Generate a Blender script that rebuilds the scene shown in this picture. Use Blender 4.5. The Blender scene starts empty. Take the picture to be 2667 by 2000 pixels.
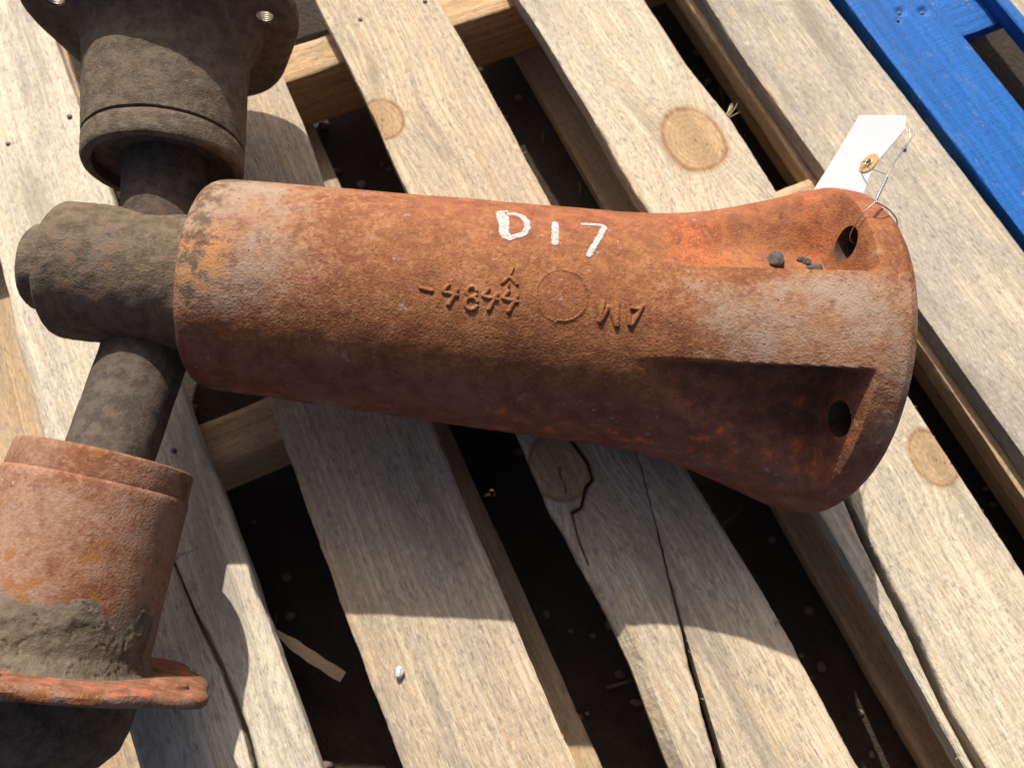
import bpy, bmesh, math, random
import numpy as np
from mathutils import Vector, Matrix

S = bpy.context.scene
COL = S.collection
rad = math.radians

# ------------------------------------------------------------------ camera
cam_d = bpy.data.cameras.new('camera')
cam_d.sensor_width = 36.0
cam_d.lens = 27.0
cam_d.clip_start = 0.01
cam_d.clip_end = 200.0
cam_o = bpy.data.objects.new('camera', cam_d)
COL.objects.link(cam_o)
right = Vector((0.99946556, -0.01096448, 0.03079581))
down = Vector((0.0, -0.94207112, -0.3354132))
fwd = Vector((0.03268947, 0.33523394, -0.94156763))
m = Matrix.Identity(4)
for i in range(3):
    m[i][0] = right[i]; m[i][1] = -down[i]; m[i][2] = -fwd[i]
m[2][3] = 0.7286
cam_o.matrix_world = m
cam_d.dof.use_dof = True
cam_d.dof.focus_distance = 0.56
cam_d.dof.aperture_fstop = 9.0
S.camera = cam_o

# ------------------------------------------------------------------ light
SUN = Vector((math.sin(rad(-10)) * math.cos(rad(43.7)), math.cos(rad(-10)) * math.cos(rad(43.7)), math.sin(rad(43.7))))
world = bpy.data.worlds.new('World')
S.world = world
world.use_nodes = True
wn = world.node_tree
sky = wn.nodes.new('ShaderNodeTexSky')
sky.sky_type = 'NISHITA'
sky.sun_disc = False
sky.sun_elevation = math.asin(SUN.z)
sky.sun_rotation = math.atan2(SUN.x, SUN.y)
sky.air_density = 0.5
sky.dust_density = 5.0
sky.ozone_density = 0.3
bg = wn.nodes['Background']
bg.inputs['Strength'].default_value = 0.115
wn.links.new(sky.outputs[0], bg.inputs['Color'])
sun_d = bpy.data.lights.new('sun', 'SUN')
sun_d.energy = 4.8
sun_d.angle = rad(0.53)
sun_d.color = (1.0, 0.955, 0.88)
sun_o = bpy.data.objects.new('sun', sun_d)
COL.objects.link(sun_o)
sun_o.rotation_euler = SUN.to_track_quat('Z', 'Y').to_euler()
S.view_settings.view_transform = 'Standard'
S.view_settings.look = 'None'
S.view_settings.exposure = 0.47
S.view_settings.gamma = 1.0
S.render.resolution_x = 1024
S.render.resolution_y = 767

# ------------------------------------------------------------------ numpy noise
def _h(i, j, k, seed):
    n = (i * 374761393 + j * 668265263 + k * 2147483647 + seed * 1274126177) & 0xffffffff
    n = ((n ^ (n >> 13)) * 1274126177) & 0xffffffff
    n = n ^ (n >> 16)
    return (n & 0xffffff) / float(0xffffff) * 2 - 1

def vnoise(x, y, z=0.0, seed=1):
    x, y, z = np.broadcast_arrays(np.asarray(x, float), np.asarray(y, float), np.asarray(z, float))
    xi, yi, zi = [np.floor(v).astype(np.int64) for v in (x, y, z)]
    fx, fy, fz = x - xi, y - yi, z - zi
    fx, fy, fz = [v * v * (3 - 2 * v) for v in (fx, fy, fz)]
    out = 0
    for a_ in (0, 1):
        for b_ in (0, 1):
            for c_ in (0, 1):
                w = (fx if a_ else 1 - fx) * (fy if b_ else 1 - fy) * (fz if c_ else 1 - fz)
                out = out + w * _h(xi + a_, yi + b_, zi + c_, seed)
    return out

def fbm(x, y, z=0.0, seed=1, oct=4):
    x = np.asarray(x, float); y = np.asarray(y, float); z = np.asarray(z, float)
    o = 0; a_ = 1.0; t = 0
    for i in range(oct):
        o = o + a_ * vnoise(x * 2 ** i, y * 2 ** i, z * 2 ** i, seed + i * 17); t += a_; a_ *= .5
    return o / t

def sstep(e0, e1, x):
    t = np.clip((x - e0) / (e1 - e0), 0, 1)
    return t * t * (3 - 2 * t)

# ------------------------------------------------------------------ object helpers
def mesh(name, verts, faces, mat, parent=None, smooth=True, uv=None, attrs=None):
    me = bpy.data.meshes.new(name)
    me.from_pydata([tuple(v) for v in verts], [], [tuple(f) for f in faces])
    if smooth:
        me.polygons.foreach_set('use_smooth', [True] * len(me.polygons))
    if uv is not None:
        l = me.uv_layers.new(name='UVMap')
        vi = np.empty(len(me.loops), np.int32); me.loops.foreach_get('vertex_index', vi)
        l.data.foreach_set('uv', np.asarray(uv, np.float32)[vi].ravel())
    if attrs:
        for k, v in attrs.items():
            at = me.attributes.new(k, 'FLOAT', 'POINT')
            at.data.foreach_set('value', np.asarray(v, np.float32))
    me.materials.append(mat)
    me.update()
    bm = bmesh.new(); bm.from_mesh(me); bmesh.ops.recalc_face_normals(bm, faces=bm.faces); bm.to_mesh(me); bm.free()
    o = bpy.data.objects.new(name, me)
    COL.objects.link(o)
    if parent: o.parent = parent
    return o

def empty(name, loc=(0, 0, 0), rz=0.0):
    o = bpy.data.objects.new(name, None)
    o.empty_display_size = .05
    COL.objects.link(o)
    o.location = loc; o.rotation_euler = (0, 0, rz)
    return o

def tag(o, label, cat, group=None):
    o['label'] = label; o['category'] = cat
    if group: o['group'] = group
    return o

def sharp(o, ang=40):
    me = o.data
    bm = bmesh.new(); bm.from_mesh(me)
    for e in bm.edges:
        if len(e.link_faces) == 2 and e.calc_face_angle(0) > rad(ang):
            e.smooth = False
    bm.to_mesh(me); bm.free()

# ------------------------------------------------------------------ node helpers
class M:
    def __init__(s, name, rough=.9):
        s.m = bpy.data.materials.new(name); s.m.use_nodes = True
        s.t = s.m.node_tree; s.b = s.t.nodes['Principled BSDF']
        s.b.inputs['Roughness'].default_value = rough
        s.b.inputs['Specular IOR Level'].default_value = .25
    def n(s, ty): return s.t.nodes.new(ty)
    def set(s, sock, v):
        if isinstance(v, bpy.types.NodeSocket): s.t.links.new(v, sock)
        elif isinstance(v, (tuple, list)):
            sock.default_value = tuple(v) + (1,) if len(v) == 3 and len(sock.default_value) == 4 else v
        else: sock.default_value = v
    def obj(s): return s.n('ShaderNodeTexCoord').outputs['Object']
    def uv(s): return s.n('ShaderNodeTexCoord').outputs['UV']
    def attr(s, name):
        a_ = s.n('ShaderNodeAttribute'); a_.attribute_name = name; return a_.outputs['Fac']
    def map(s, v, scale=(1, 1, 1), loc=(0, 0, 0), rot=(0, 0, 0)):
        q = s.n('ShaderNodeMapping'); s.set(q.inputs[0], v)
        q.inputs['Location'].default_value = loc; q.inputs['Rotation'].default_value = rot; q.inputs['Scale'].default_value = scale
        return q.outputs[0]
    def noise(s, v, scale, detail=4, rough=.55, dist=0):
        q = s.n('ShaderNodeTexNoise'); s.set(q.inputs['Vector'], v)
        q.inputs['Scale'].default_value = scale; q.inputs['Detail'].default_value = detail
        q.inputs['Roughness'].default_value = rough; q.inputs['Distortion'].default_value = dist
        return q.outputs['Fac']
    def vor(s, v, scale, out='Distance', feature='F1'):
        q = s.n('ShaderNodeTexVoronoi'); q.feature = feature; s.set(q.inputs['Vector'], v); q.inputs['Scale'].default_value = scale
        return q.outputs[out]
    def ramp(s, f, stops, interp='LINEAR'):
        q = s.n('ShaderNodeValToRGB'); s.set(q.inputs[0], f); cr = q.color_ramp; cr.interpolation = interp
        while len(cr.elements) < len(stops): cr.elements.new(.5)
        for e, (p, c) in zip(cr.elements, stops):
            e.position = p
            e.color = (c, c, c, 1) if isinstance(c, (int, float)) else tuple(c) + (1,)
        return q.outputs['Color']
    def mask(s, f, lo, hi):
        q = s.n('ShaderNodeMapRange'); q.interpolation_type = 'SMOOTHSTEP'; s.set(q.inputs['Value'], f)
        q.inputs['From Min'].default_value = lo; q.inputs['From Max'].default_value = hi
        return q.outputs['Result']
    def math(s, op, a_, b_=0.0, clamp=False):
        q = s.n('ShaderNodeMath'); q.operation = op; q.use_clamp = clamp
        s.set(q.inputs[0], a_); s.set(q.inputs[1], b_); return q.outputs[0]
    def mul(s, a_, b_): return s.math('MULTIPLY', a_, b_)
    def add(s, a_, b_): return s.math('ADD', a_, b_)
    def mix(s, f, a_, b_, blend='MIX'):
        q = s.n('ShaderNodeMix'); q.data_type = 'RGBA'; q.blend_type = blend
        s.set(q.inputs[0], f); s.set(q.inputs[6], a_); s.set(q.inputs[7], b_); return q.outputs[2]
    def sep(s, v):
        q = s.n('ShaderNodeSeparateXYZ'); s.set(q.inputs[0], v); return q.outputs
    def comb(s, x, y, z):
        q = s.n('ShaderNodeCombineXYZ')
        for i, v in enumerate((x, y, z)): s.set(q.inputs[i], v)
        return q.outputs[0]
    def bump(s, h, dist, strength=1.0, prev=None):
        q = s.n('ShaderNodeBump'); s.set(q.inputs['Height'], h)
        q.inputs['Distance'].default_value = dist; q.inputs['Strength'].default_value = strength
        if prev is not None: s.set(q.inputs['Normal'], prev)
        return q.outputs[0]
    def done(s, col, nrm=None, rough=None):
        s.set(s.b.inputs['Base Color'], col)
        if nrm is not None: s.set(s.b.inputs['Normal'], nrm)
        if rough is not None: s.set(s.b.inputs['Roughness'], rough)
        return s.m

# ------------------------------------------------------------------ wood
def wood_mat(name, light=(.60, .47, .30), mid=(.46, .34, .20), grey=(.40, .36, .30), greyness=.4, seed=0.0,
             paint=None, streak=(.36, .235, .11), streakiness=.35, fuzz=1.0, dark=1.0):
    w = M(name, .92)
    g = w.attr('grain'); kn = w.attr('knot'); rg = w.attr('ring')
    o = w.sep(w.obj())
    along = o[1]
    co = w.comb(g, along, w.add(o[2], seed))
    lines = w.noise(w.map(co, (120, 1.3, 60), (seed, seed * 3, 0)), 1, 3, .65)
    fine = w.noise(w.map(co, (380, 3.2, 200), (seed * 7, seed, 0)), 1, 2, .6)
    fz = w.noise(w.map(co, (700, 115, 300), (0, seed, 0)), 1, 2, .65)
    fz2 = w.noise(w.map(co, (360, 85, 200), (3, seed, 0)), 1, 3, .75)
    big = w.noise(w.map(co, (16, 2.0, 5), (seed * 2, seed, 0)), 1, 3, .6)
    blot = w.noise(w.map(co, (36, 13, 30), (seed * 5, seed, 0)), 1, 4, .75)
    col = w.mix(w.mask(lines, .36, .62), mid, light)
    # growth rings cut lengthwise: thin darker late-wood lines
    gl = w.math('SINE', w.add(w.mul(g, 780), w.add(w.mul(lines, 9.0), w.mul(big, 7.0))))
    st = w.mul(w.mul(w.mask(gl, .15, 1.0), w.mask(big, .28, .56)), w.mask(fine, .30, .55))
    col = w.mix(w.mul(st, streakiness * 1.25), col, streak)
    col = w.mix(w.mul(w.mask(fine, .55, .36), .48), col, tuple(c * .66 for c in mid))
    gm = w.mul(w.mask(w.add(w.mul(big, .5), w.mul(blot, .55)), .40, .64), greyness * 1.5)
    col = w.mix(w.math('MINIMUM', gm, 1.0), col, grey)
    # fuzzy sawn fibres: light tufts and dark pores
    col = w.mix(w.mul(w.mask(fz, .50, .70), .42 * fuzz), col, tuple(min(1, c * 1.15 + .05) for c in light))
    pore = w.mul(w.mask(fz2, .52, .33), w.mask(blot, .28, .56))
    col = w.mix(w.mul(pore, .75 * fuzz), col, tuple(c * .50 for c in grey))
    stain = w.noise(w.map(co, (22, 3.5, 9), (seed * 9, seed * 2, 0)), 1, 5, .72)
    col = w.mix(w.mul(w.mask(stain, .50, .68), .62), col, tuple(c * .55 for c in grey))
    # knots
    rw = w.math('SINE', w.add(w.mul(rg, 1150), w.mul(blot, 16.0)))
    kcol = w.mix(w.mul(w.mask(rw, -.4, 1.), .50), (.42, .285, .155), (.31, .19, .095))
    kcol = w.mix(w.mul(w.mask(big, .45, .6), .4), kcol, (.47, .335, .19))
    kcol = w.mix(w.mask(rg, .0035, .0005), kcol, (.20, .115, .05))
    kcol = w.mix(w.mul(w.mask(fz2, .55, .4), .5), kcol, (.22, .14, .08))
    kcol = w.mix(w.mul(w.mask(stain, .46, .62), .5), kcol, (.27, .19, .12))
    kcol = w.mix(w.mul(w.mask(kn, 1.0, .70), w.mask(blot, .3, .6)), kcol, (.22, .12, .05))
    col = w.mix(w.mask(w.add(kn, w.mul(w.math('SUBTRACT', fz2, .5), .6)), .34, .72), col, kcol)
    ringout = w.mul(w.mask(kn, .02, .30), w.mask(kn, .62, .50))
    col = w.mix(w.mul(w.mul(ringout, w.mask(w.math('SINE', w.add(w.mul(rg, 1250), w.mul(lines, 8.))), -.2, .9)), .32), col, (.33, .23, .125))
    chk = w.attr('check')
    col = w.mix(w.mask(chk, .45, .8), col, (.10, .06, .03))
    if paint:
        worn = w.mul(w.mask(w.add(w.mul(fz2, .5), w.mul(blot, .5)), .43, .33), .8)
        pc = w.mix(w.mask(lines, .3, .7), paint, tuple(min(1, c * 1.5 + .004) for c in paint))
        pc = w.mix(w.mul(w.mask(fz, .5, .3), .6), pc, tuple(c * .45 for c in paint))
        pc = w.mix(w.mul(w.mask(blot, .52, .75), .30), pc, (.10, .17, .27))
        col = w.mix(worn, pc, w.mix(.5, col, (.06, .12, .17)))
    if dark != 1.0:
        col = w.mix(1.0, col, (dark, dark, dark), 'MULTIPLY')
    saw = w.noise(w.map(co, (16, 420, 30), (seed, 0, 0)), 1, 1, .5)
    h = w.add(w.add(w.mul(fine, .7), w.mul(fz2, .9 * fuzz)), w.add(w.mul(fz, .45 * fuzz), w.mul(saw, .55 if paint else .25)))
    nb = w.bump(h, .0013 if not paint else .0009, .9)
    return w.done(col, nb, .7 if paint else .92)

def interp_edge(pts):
    p = sorted(pts)
    vs = np.array([q[0] for q in p]); us = np.array([q[1] for q in p])
    return lambda v: np.interp(v, vs, us)

def board_piece(eL, eR, v0, v1, top, T, knots, seed, step=.003, nu=44, wane=None, rough=1.0, dips=(), cracks=()):
    """one plank piece between two wavy edges; returns verts, faces, grain, knot, ring"""
    v = np.arange(v0, v1 + step * .5, step)
    uL, uR = eL(v), eR(v)
    uL = uL + .0006 * rough * vnoise(v * 40, seed, 0, 3) + .0003 * rough * vnoise(v * 170, seed, 1, 4) * (vnoise(v * 9, seed, 2, 5) > -.2)
    uR = uR + .0006 * rough * vnoise(v * 40, seed, 5, 3) + .0004 * rough * vnoise(v * 170, seed, 6, 4) * (vnoise(v * 9, seed, 7, 5) > -.2)
    wid = uR - uL
    prof = []          # (fraction, offset from that edge, z)
    bv = .0013
    wn_ = np.zeros_like(v) if wane is None else wane(v)
    cols = []
    def column(u, z): cols.append(np.stack([u, v, np.broadcast_to(z, v.shape)], 1))
    column(uL + .001, -T); column(uL + .0002, -T * .66); column(uL - .0002, -T * .33)
    column(uL, -bv - wn_); 
    fr = np.linspace(0, 1, nu)
    for k, f in enumerate(fr):
        u = uL + bv + wn_ * .9 + (wid - 2 * bv - wn_ * .9) * f
        z = .0006 * vnoise(u * 60, v * 7, seed, 9) + .0004 * vnoise(u * 200, v * 40, seed, 10)
        if k in (0, nu - 1): z = z - .0005
        for (du, dv, dr, dd) in dips:
            z = z - dd * np.exp(-(((u - du) / dr) ** 2 + ((v - dv) / dr) ** 2) ** 2)
        column(u, z)
    column(uR, -bv); column(uR + .0002, -T * .33); column(uR - .0002, -T * .66); column(uR - .001, -T)
    P = np.stack(cols, 1)               # (nv, nc, 3)
    P[:, :, 2] += top
    nv, nc = P.shape[:2]
    idx = np.arange(nv * nc).reshape(nv, nc)
    F = []
    a_ = idx[:-1, :-1].ravel(); b_ = idx[:-1, 1:].ravel(); c_ = idx[1:, 1:].ravel(); d_ = idx[1:, :-1].ravel()
    F = np.stack([a_, b_, c_, d_], 1).tolist()
    F += np.stack([idx[:-1, -1], idx[:-1, 0], idx[1:, 0], idx[1:, -1]], 1).tolist()
    F.append(idx[0, :].tolist()); F.append(idx[-1, ::-1].tolist())
    V = P.reshape(-1, 3)
    u, vv = V[:, 0], V[:, 1]
    gr = u + .004 * vnoise(vv * 3.1, u * 4, seed, 20) + .0012 * vnoise(vv * 14, u * 20, seed, 21) - V[:, 2] * .8
    kn = np.zeros(len(V)); rg = np.full(len(V), .05); CHK = np.zeros(len(V))
    for (ku, kv, kr, asp) in knots:
        wob = 1 + .16 * vnoise((u - ku) * 22 + 5, (vv - kv) * 22, seed, 31)
        d = np.hypot(u - ku, (vv - kv) / asp) * wob
        gr += np.sign(u - ku) * kr * .95 * np.exp(-(np.abs(vv - kv) / (kr * 2.6)) ** 2) * np.exp(-np.abs(u - ku) / (kr * 2.2)) * np.clip(np.abs(u - ku) / (kr * .4), 0, 1)
        k_ = .5 * np.exp(-np.maximum(d - kr, 0) / (kr * .55)) + .5 * sstep(kr * 1.12, kr * .80, d)
        rg = np.where(k_ > kn, d, rg)
        ca = -2.2 + ku * 3; cu, cv = math.cos(ca), math.sin(ca)
        al = (u - ku) * cu + (vv - kv) * cv; pe = -(u - ku) * cv + (vv - kv) * cu + .0012 * np.sin(al * 260)
        CHK = np.maximum(CHK, np.clip(1 - np.abs(pe) / .0022, 0, 1) * (al > 0) * sstep(kr * 1.25, kr * .9, al))
        kn = np.maximum(kn, k_)
    for pl, cwid, cdep in cracks:
        pl = np.array(pl); best = np.full(len(V), 9.0)
        for q0, q1 in zip(pl[:-1], pl[1:]):
            e = q1 - q0; L2 = e @ e
            tt = np.clip(((vv - q0[0]) * e[0] + (u - q0[1]) * e[1]) / L2, 0, 1)
            best = np.minimum(best, np.hypot(vv - q0[0] - tt * e[0], u - q0[1] - tt * e[1]))
        on = V[:, 2] > top - .004
        V[:, 2] -= cdep * np.clip(1 - best / cwid, 0, 1) * on
        CHK = np.maximum(CHK, .95 * np.clip(1.15 - best / (cwid * .8), 0, 1) * on)
    return V, F, gr, kn, rg, CHK

def make_board(name, pieces, mat, parent):
    """several pieces = one split plank"""
    VV = []; FF = []; G = []; K = []; R = []; CK = []
    n0 = 0
    for p in pieces:
        V, F, g, k, r, ck = p
        CK.append(ck); VV.append(V); FF += [[i + n0 for i in f] for f in F]; G.append(g); K.append(k); R.append(r); n0 += len(V)
    o = mesh(name, np.concatenate(VV), FF, mat, parent, True, attrs={'grain': np.concatenate(G), 'knot': np.concatenate(K), 'ring': np.concatenate(R), 'check': np.concatenate(CK)})
    sharp(o, 50)
    return o

ROT = rad(24.1168)
pallet = empty('wooden_pallet', (0, 0, 0), ROT)
tag(pallet, 'weathered pine pallet with bare spaced deck boards under the rusty casting', 'pallet')
T = .0215
V0, V1 = -.36, .98
E_ = interp_edge
W1 = wood_mat('wood_board_pale', (.62, .54, .41), (.49, .41, .29), (.42, .37, .30), .50, 1.3, streakiness=.35)
W2 = wood_mat('wood_board_tan', (.53, .425, .29), (.40, .295, .18), (.33, .28, .22), .45, 4.1, streakiness=.75)
W3 = wood_mat('wood_board_split', (.55, .45, .315), (.41, .315, .20), (.34, .29, .225), .40, 7.7, streakiness=.70)
W4 = wood_mat('wood_board_knotty', (.56, .475, .35), (.43, .35, .24), (.37, .325, .255), .50, 2.9, streakiness=.50)
W5 = wood_mat('wood_board_wide', (.51, .43, .32), (.39, .32, .225), (.32, .28, .225), .70, 9.2, streakiness=.60)
WS = wood_mat('wood_stringer', (.52, .35, .19), (.39, .24, .115), (.34, .26, .17), .25, 5.5, streakiness=.5)
WB = wood_mat('wood_bottom_board', (.42, .29, .16), (.30, .19, .10), (.30, .25, .19), .4, 6.6, dark=1.15)

# deck boards (edges measured as offsets across the pallet at several places along it)
e1L = E_([(.98, -.303), (.564, -.3018), (.461, -.3057), (.09, -.3036), (-.36, -.303)])
e1R = E_([(.98, -.183), (.811, -.1812), (.317, -.1714), (.191, -.1664), (-.022, -.1643), (-.36, -.164)])
split1 = E_([(.98, -.23), (.23, -.228), (.193, -.2272), (.147, -.2233), (.095, -.2149), (.06, -.2127), (.034, -.2121), (0, -.214), (-.36, -.214)])
k1 = []
b1 = make_board('deck_board', [
    board_piece(lambda v: np.where(v > .2, e1L(v), split1(v) + .0016 * (v < .2)), e1R, V0, V1, 0, T, k1, 11.0),
    board_piece(e1L, lambda v: split1(v) - .0015 - .003 * sstep(.2, .1, v), V0, .205, -.0035, T - .004, k1, 11.5)], W1, pallet)
e2L = E_([(.98, -.094), (.31, -.0983), (.204, -.0996), (.078, -.1013), (-.36, -.101)])
e2R = E_([(.98, .047), (.673, .0439), (.611, .0438), (.521, .0385), (.22, .040), (.138, .0373), (-.011, .0345), (-.36, .032)])
b2 = make_board('deck_board', [board_piece(e2L, e2R, V0, V1, 0, T, [], 22.0)], W2, pallet)
b2['label'] = 'broad board shaded by the casting, white pebble on it'
e3L = E_([(.98, .119), (.773, .1185), (.609, .1205), (.477, .1174), (.173, .1123), (.094, .1082), (.070, .112), (.043, .1119), (-.002, .1153), (-.058, .115), (-.14, .107), (-.36, .10)])
e3R = E_([(.98, .255), (.715, .255), (.576, .2574), (.399, .2556), (.075, .2482), (-.073, .2565), (-.217, .2554), (-.36, .255)])
c3L = E_([(.30, .2295), (.20, .2225), (.14, .2150), (.094, .2073), (.046, .1955), (-.009, .1813), (-.053, .1701), (-.084, .1616), (-.165, .1436), (-.36, .11)])
c3R = E_([(.30, .2300), (.20, .2230), (.14, .2157), (.094, .2082), (.046, .1966), (-.010, .1830), (-.054, .1730), (-.086, .1662), (-.168, .1505), (-.36, .12)])
k3 = [(.128, .577, .021, 1.35), (.135, .128, .026, 1.35)]
wane3 = lambda v: .0085 * sstep(.07, -.03, v) + .002 * sstep(.12, .08, v)
b3 = make_board('deck_board', [
    board_piece(e3L, e3R, .302, V1, 0, T, k3, 33.0),
    board_piece(e3L, c3L, V0, .3019, 0, T, k3, 33.0, wane=wane3, nu=72, step=.0015, cracks=[([(.20, .150), (.165, .1565), (.145, .1594), (.124, .163), (.106, .1604), (.102, .1509), (.092, .143), (.086, .1377), (.085, .1269)], .0026, .009), ([(.085, .127), (.060, .1215), (.035, .1195)], .0018, .004)]),
    board_piece(c3R, e3R, V0, .3019, .0004, T, k3, 33.0, nu=34)], W3, pallet)
b3['label'] = 'board split lengthwise by a long open crack'
e4L = E_([(.98, .347), (.677, .3467), (.607, .3495), (.485, .3512), (.41, .3487), (.349, .3502), (-.018, .3461), (-.133, .3453), (-.257, .341), (-.36, .338)])
e4R = E_([(.98, .489), (.617, .4888), (.505, .4884), (.42, .4975), (.315, .4953), (.046, .493), (-.145, .4911), (-.36, .49)])
c4L = E_([(.25, .372), (.12, .374), (.02, .3745), (-.015, .3735), (-.051, .3672), (-.103, .3625), (-.15, .3584), (-.21, .3505), (-.26, .3487), (-.36, .345)])
c4R = E_([(.25, .373), (.12, .3755), (.02, .3785), (-.017, .3795), (-.054, .3746), (-.107, .3708), (-.153, .3665), (-.213, .3575), (-.265, .3579), (-.36, .354)])
k4 = [(.4445, .410, .035, 1.15), (.478, -.016, .021, 1.3)]
b4 = make_board('deck_board', [
    board_piece(e4L, e4R, .252, V1, 0, T, k4, 44.0),
    board_piece(e4L, c4L, V0, .2519, -.0015, T, k4, 44.0, nu=14),
    board_piece(c4R, e4R, V0, .2519, 0, T, k4, 44.0, nu=40)], W4, pallet)
b4['label'] = 'board with the large round brown knot'
e5L = E_([(.98, .560), (.586, .5608), (.501, .5575), (.41, .5595), (.315, .5615), (.131, .5603), (-.05, .5635), (-.36, .564)])
e5R = E_([(.98, .702), (.526, .703), (.339, .7063), (.137, .7077), (-.36, .709)])
b5 = make_board('deck_board', [board_piece(e5L, e5R, V0, V1, 0, T, [], 55.0, rough=.7)], W5, pallet)
b5['label'] = 'grey weathered board beside the blue pallet'
# board under the outer one, showing as a thin ledge
make_board('under_board', [board_piece(lambda v: .5545 + 0 * v, lambda v: .69 + 0 * v, V0, V1, -T - .0015, .022, [], 58.0)], WS, pallet)

def beam(name, v0, v1, u0, u1, top, T_, mat, seed, parent):
    """beam running across the boards: built along local y then turned"""
    V, F, g, k, r, ck = board_piece(lambda v: v0 + 0 * v, lambda v: v1 + 0 * v, u0, u1, top, T_, [], seed, step=.006, nu=16)
    P = np.stack([V[:, 0], V[:, 1], V[:, 2]], 1)
    o = mesh(name, P, F, mat, parent, True, attrs={'grain': g, 'knot': k, 'ring': r, 'check': ck})
    o.rotation_euler = (0, 0, rad(-90))      # local y -> pallet x, local x -> pallet -y
    sharp(o, 50)
    return o
# local x = -v
beam('stringer', -.7395, -.691, -.56, .73, -T - .001, .086, WS, 61.0, pallet)
beam('stringer', -.3225, -.274, -.56, .73, -T - .001, .086, WS, 62.0, pallet)
beam('stringer', .310, .358, -.33, .73, -T - .001, .086, WS, 63.0, pallet)
for u0, u1, sd in ((-.31, -.20, 1), (-.46, -.335, 5), (-.055, .062, 2), (.355, .475, 3), (.60, .715, 4)):
    make_board('bottom_board', [board_piece(lambda v, q=u0: q + 0 * v, lambda v, q=u1: q + 0 * v, V0, V1, -T - .0885, .018, [], 70.0 + sd, step=.006, nu=20)], WB, pallet)

# nails: dark sunken heads and rusty stains round them
nail_m = M('nail_steel', .6)
nail_m = nail_m.done(nail_m.mix(nail_m.noise(nail_m.obj(), 900, 3), (.05, .045, .04), (.16, .13, .10)))
def nail(u, v, r=.0032, z=.0007, parent=pallet):
    n = 12; vs = [(0, 0, .0008)]; fs = []
    for i in range(n):
        c, s_ = math.cos(i * 2 * math.pi / n), math.sin(i * 2 * math.pi / n)
        vs += [(c * r * .8, s_ * r * .8, .0006), (c * r, s_ * r, -.0025)]
    for i in range(n):
        a_, b_ = 1 + 2 * i, 1 + 2 * ((i + 1) % n)
        fs += [(0, a_, b_), (a_, a_ + 1, b_ + 1, b_)]
    o = mesh('nail', vs, fs, nail_m, parent); o.location = (u, v, z)
    return o
for u, v in ((.1568, .723), (.2392, .719), (-.1971, .298), (-.192, .720), (-.262, .71), (.6616, .302)):
    nail(u, v)

# splinters standing off the sawn edges
spl_m = M('wood_fibre', .95); spl_m = spl_m.done(spl_m.mix(spl_m.noise(spl_m.obj(), 300, 2), (.62, .47, .29), (.42, .29, .16)))
random.seed(5)
vs = []; fs = []
def sliver(p, d, L, w):
    d = d.normalized(); s_ = d.cross(Vector((0, 0, 1)))
    s_ = (s_ if s_.length > .01 else Vector((1, 0, 0))).normalized() * w
    up = s_.cross(d).normalized() * w
    n0 = len(vs)
    mid_ = p + d * L * .5 + Vector((random.uniform(-1, 1), random.uniform(-1, 1), random.uniform(-.3, 1))) * L * .12
    for q, k in ((p, 1.0), (mid_, .8)):
        for off in (s_, up, -s_, -up): vs.append(q + off * k)
    vs.append(p + d * L)
    for i in range(4):
        j = (i + 1) % 4
        fs.append((n0 + i, n0 + j, n0 + 4 + j, n0 + 4 + i)); fs.append((n0 + 4 + i, n0 + 4 + j, n0 + 8))
for ed, sg, n in ((e1R, 1, 22), (e2L, -1, 20), (e2R, 1, 30), (e3L, -1, 30), (e3R, 1, 46), (e4L, -1, 22), (e4R, 1, 50), (e5L, -1, 16), (c3R, -1, 14), (c4R, -1, 10)):
    for i in range(n):
        v = random.uniform(-.3, .85)
        if ed in (c3R, c4R): v = random.uniform(-.25, 0)
        p = Vector((float(ed(v)) - sg * .0008, v, -random.uniform(.0005, .004)))
        sliver(p, Vector((sg * random.uniform(.15, 1), random.choice((-1, 1)) * random.uniform(.3, 1.6), random.uniform(-.1, .5))), random.uniform(.0015, .0055), random.uniform(.00015, .0004))
for i in range(9):      # tuft by the big knot
    p = Vector((.4975, .425 + random.uniform(-.003, .003), -.001))
    sliver(p, Vector((1, random.uniform(-.2, .9), random.uniform(-.1, .5))), random.uniform(.008, .020), random.uniform(.0003, .0007))
fib = mesh('wood_fibres', vs, fs, spl_m, pallet); fib['kind'] = 'stuff'

# ------------------------------------------------------------------ ground below the pallets
soil = M('soil_ground', .95)
o_ = soil.obj()
sc = soil.mix(soil.noise(o_, 30, 6, .65), (.020, .014, .010), (.075, .055, .04))
sc = soil.mix(soil.mul(soil.mask(soil.vor(o_, 120), .35, .1), soil.noise(o_, 40, 3)), sc, (.07, .055, .045))
soil_mat = soil.done(sc, soil.bump(soil.noise(o_, 160, 6, .7), .006))
n = 120
gx = np.linspace(-3, 3, n); gy = np.linspace(-3, 3, n)
GX, GY = np.meshgrid(np.sign(gx) * np.abs(gx / 3) ** 1.8 * 3, np.sign(gy) * np.abs(gy / 3) ** 1.8 * 3)
GZ = -.137 + .006 * fbm(GX * 14, GY * 14, 0, 3)
idx = np.arange(n * n).reshape(n, n)
F = np.stack([idx[:-1, :-1].ravel(), idx[:-1, 1:].ravel(), idx[1:, 1:].ravel(), idx[1:, :-1].ravel()], 1).tolist()
ground = mesh('ground', np.stack([GX.ravel(), GY.ravel(), GZ.ravel()], 1), F, soil_mat)
ground['kind'] = 'structure'

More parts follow.
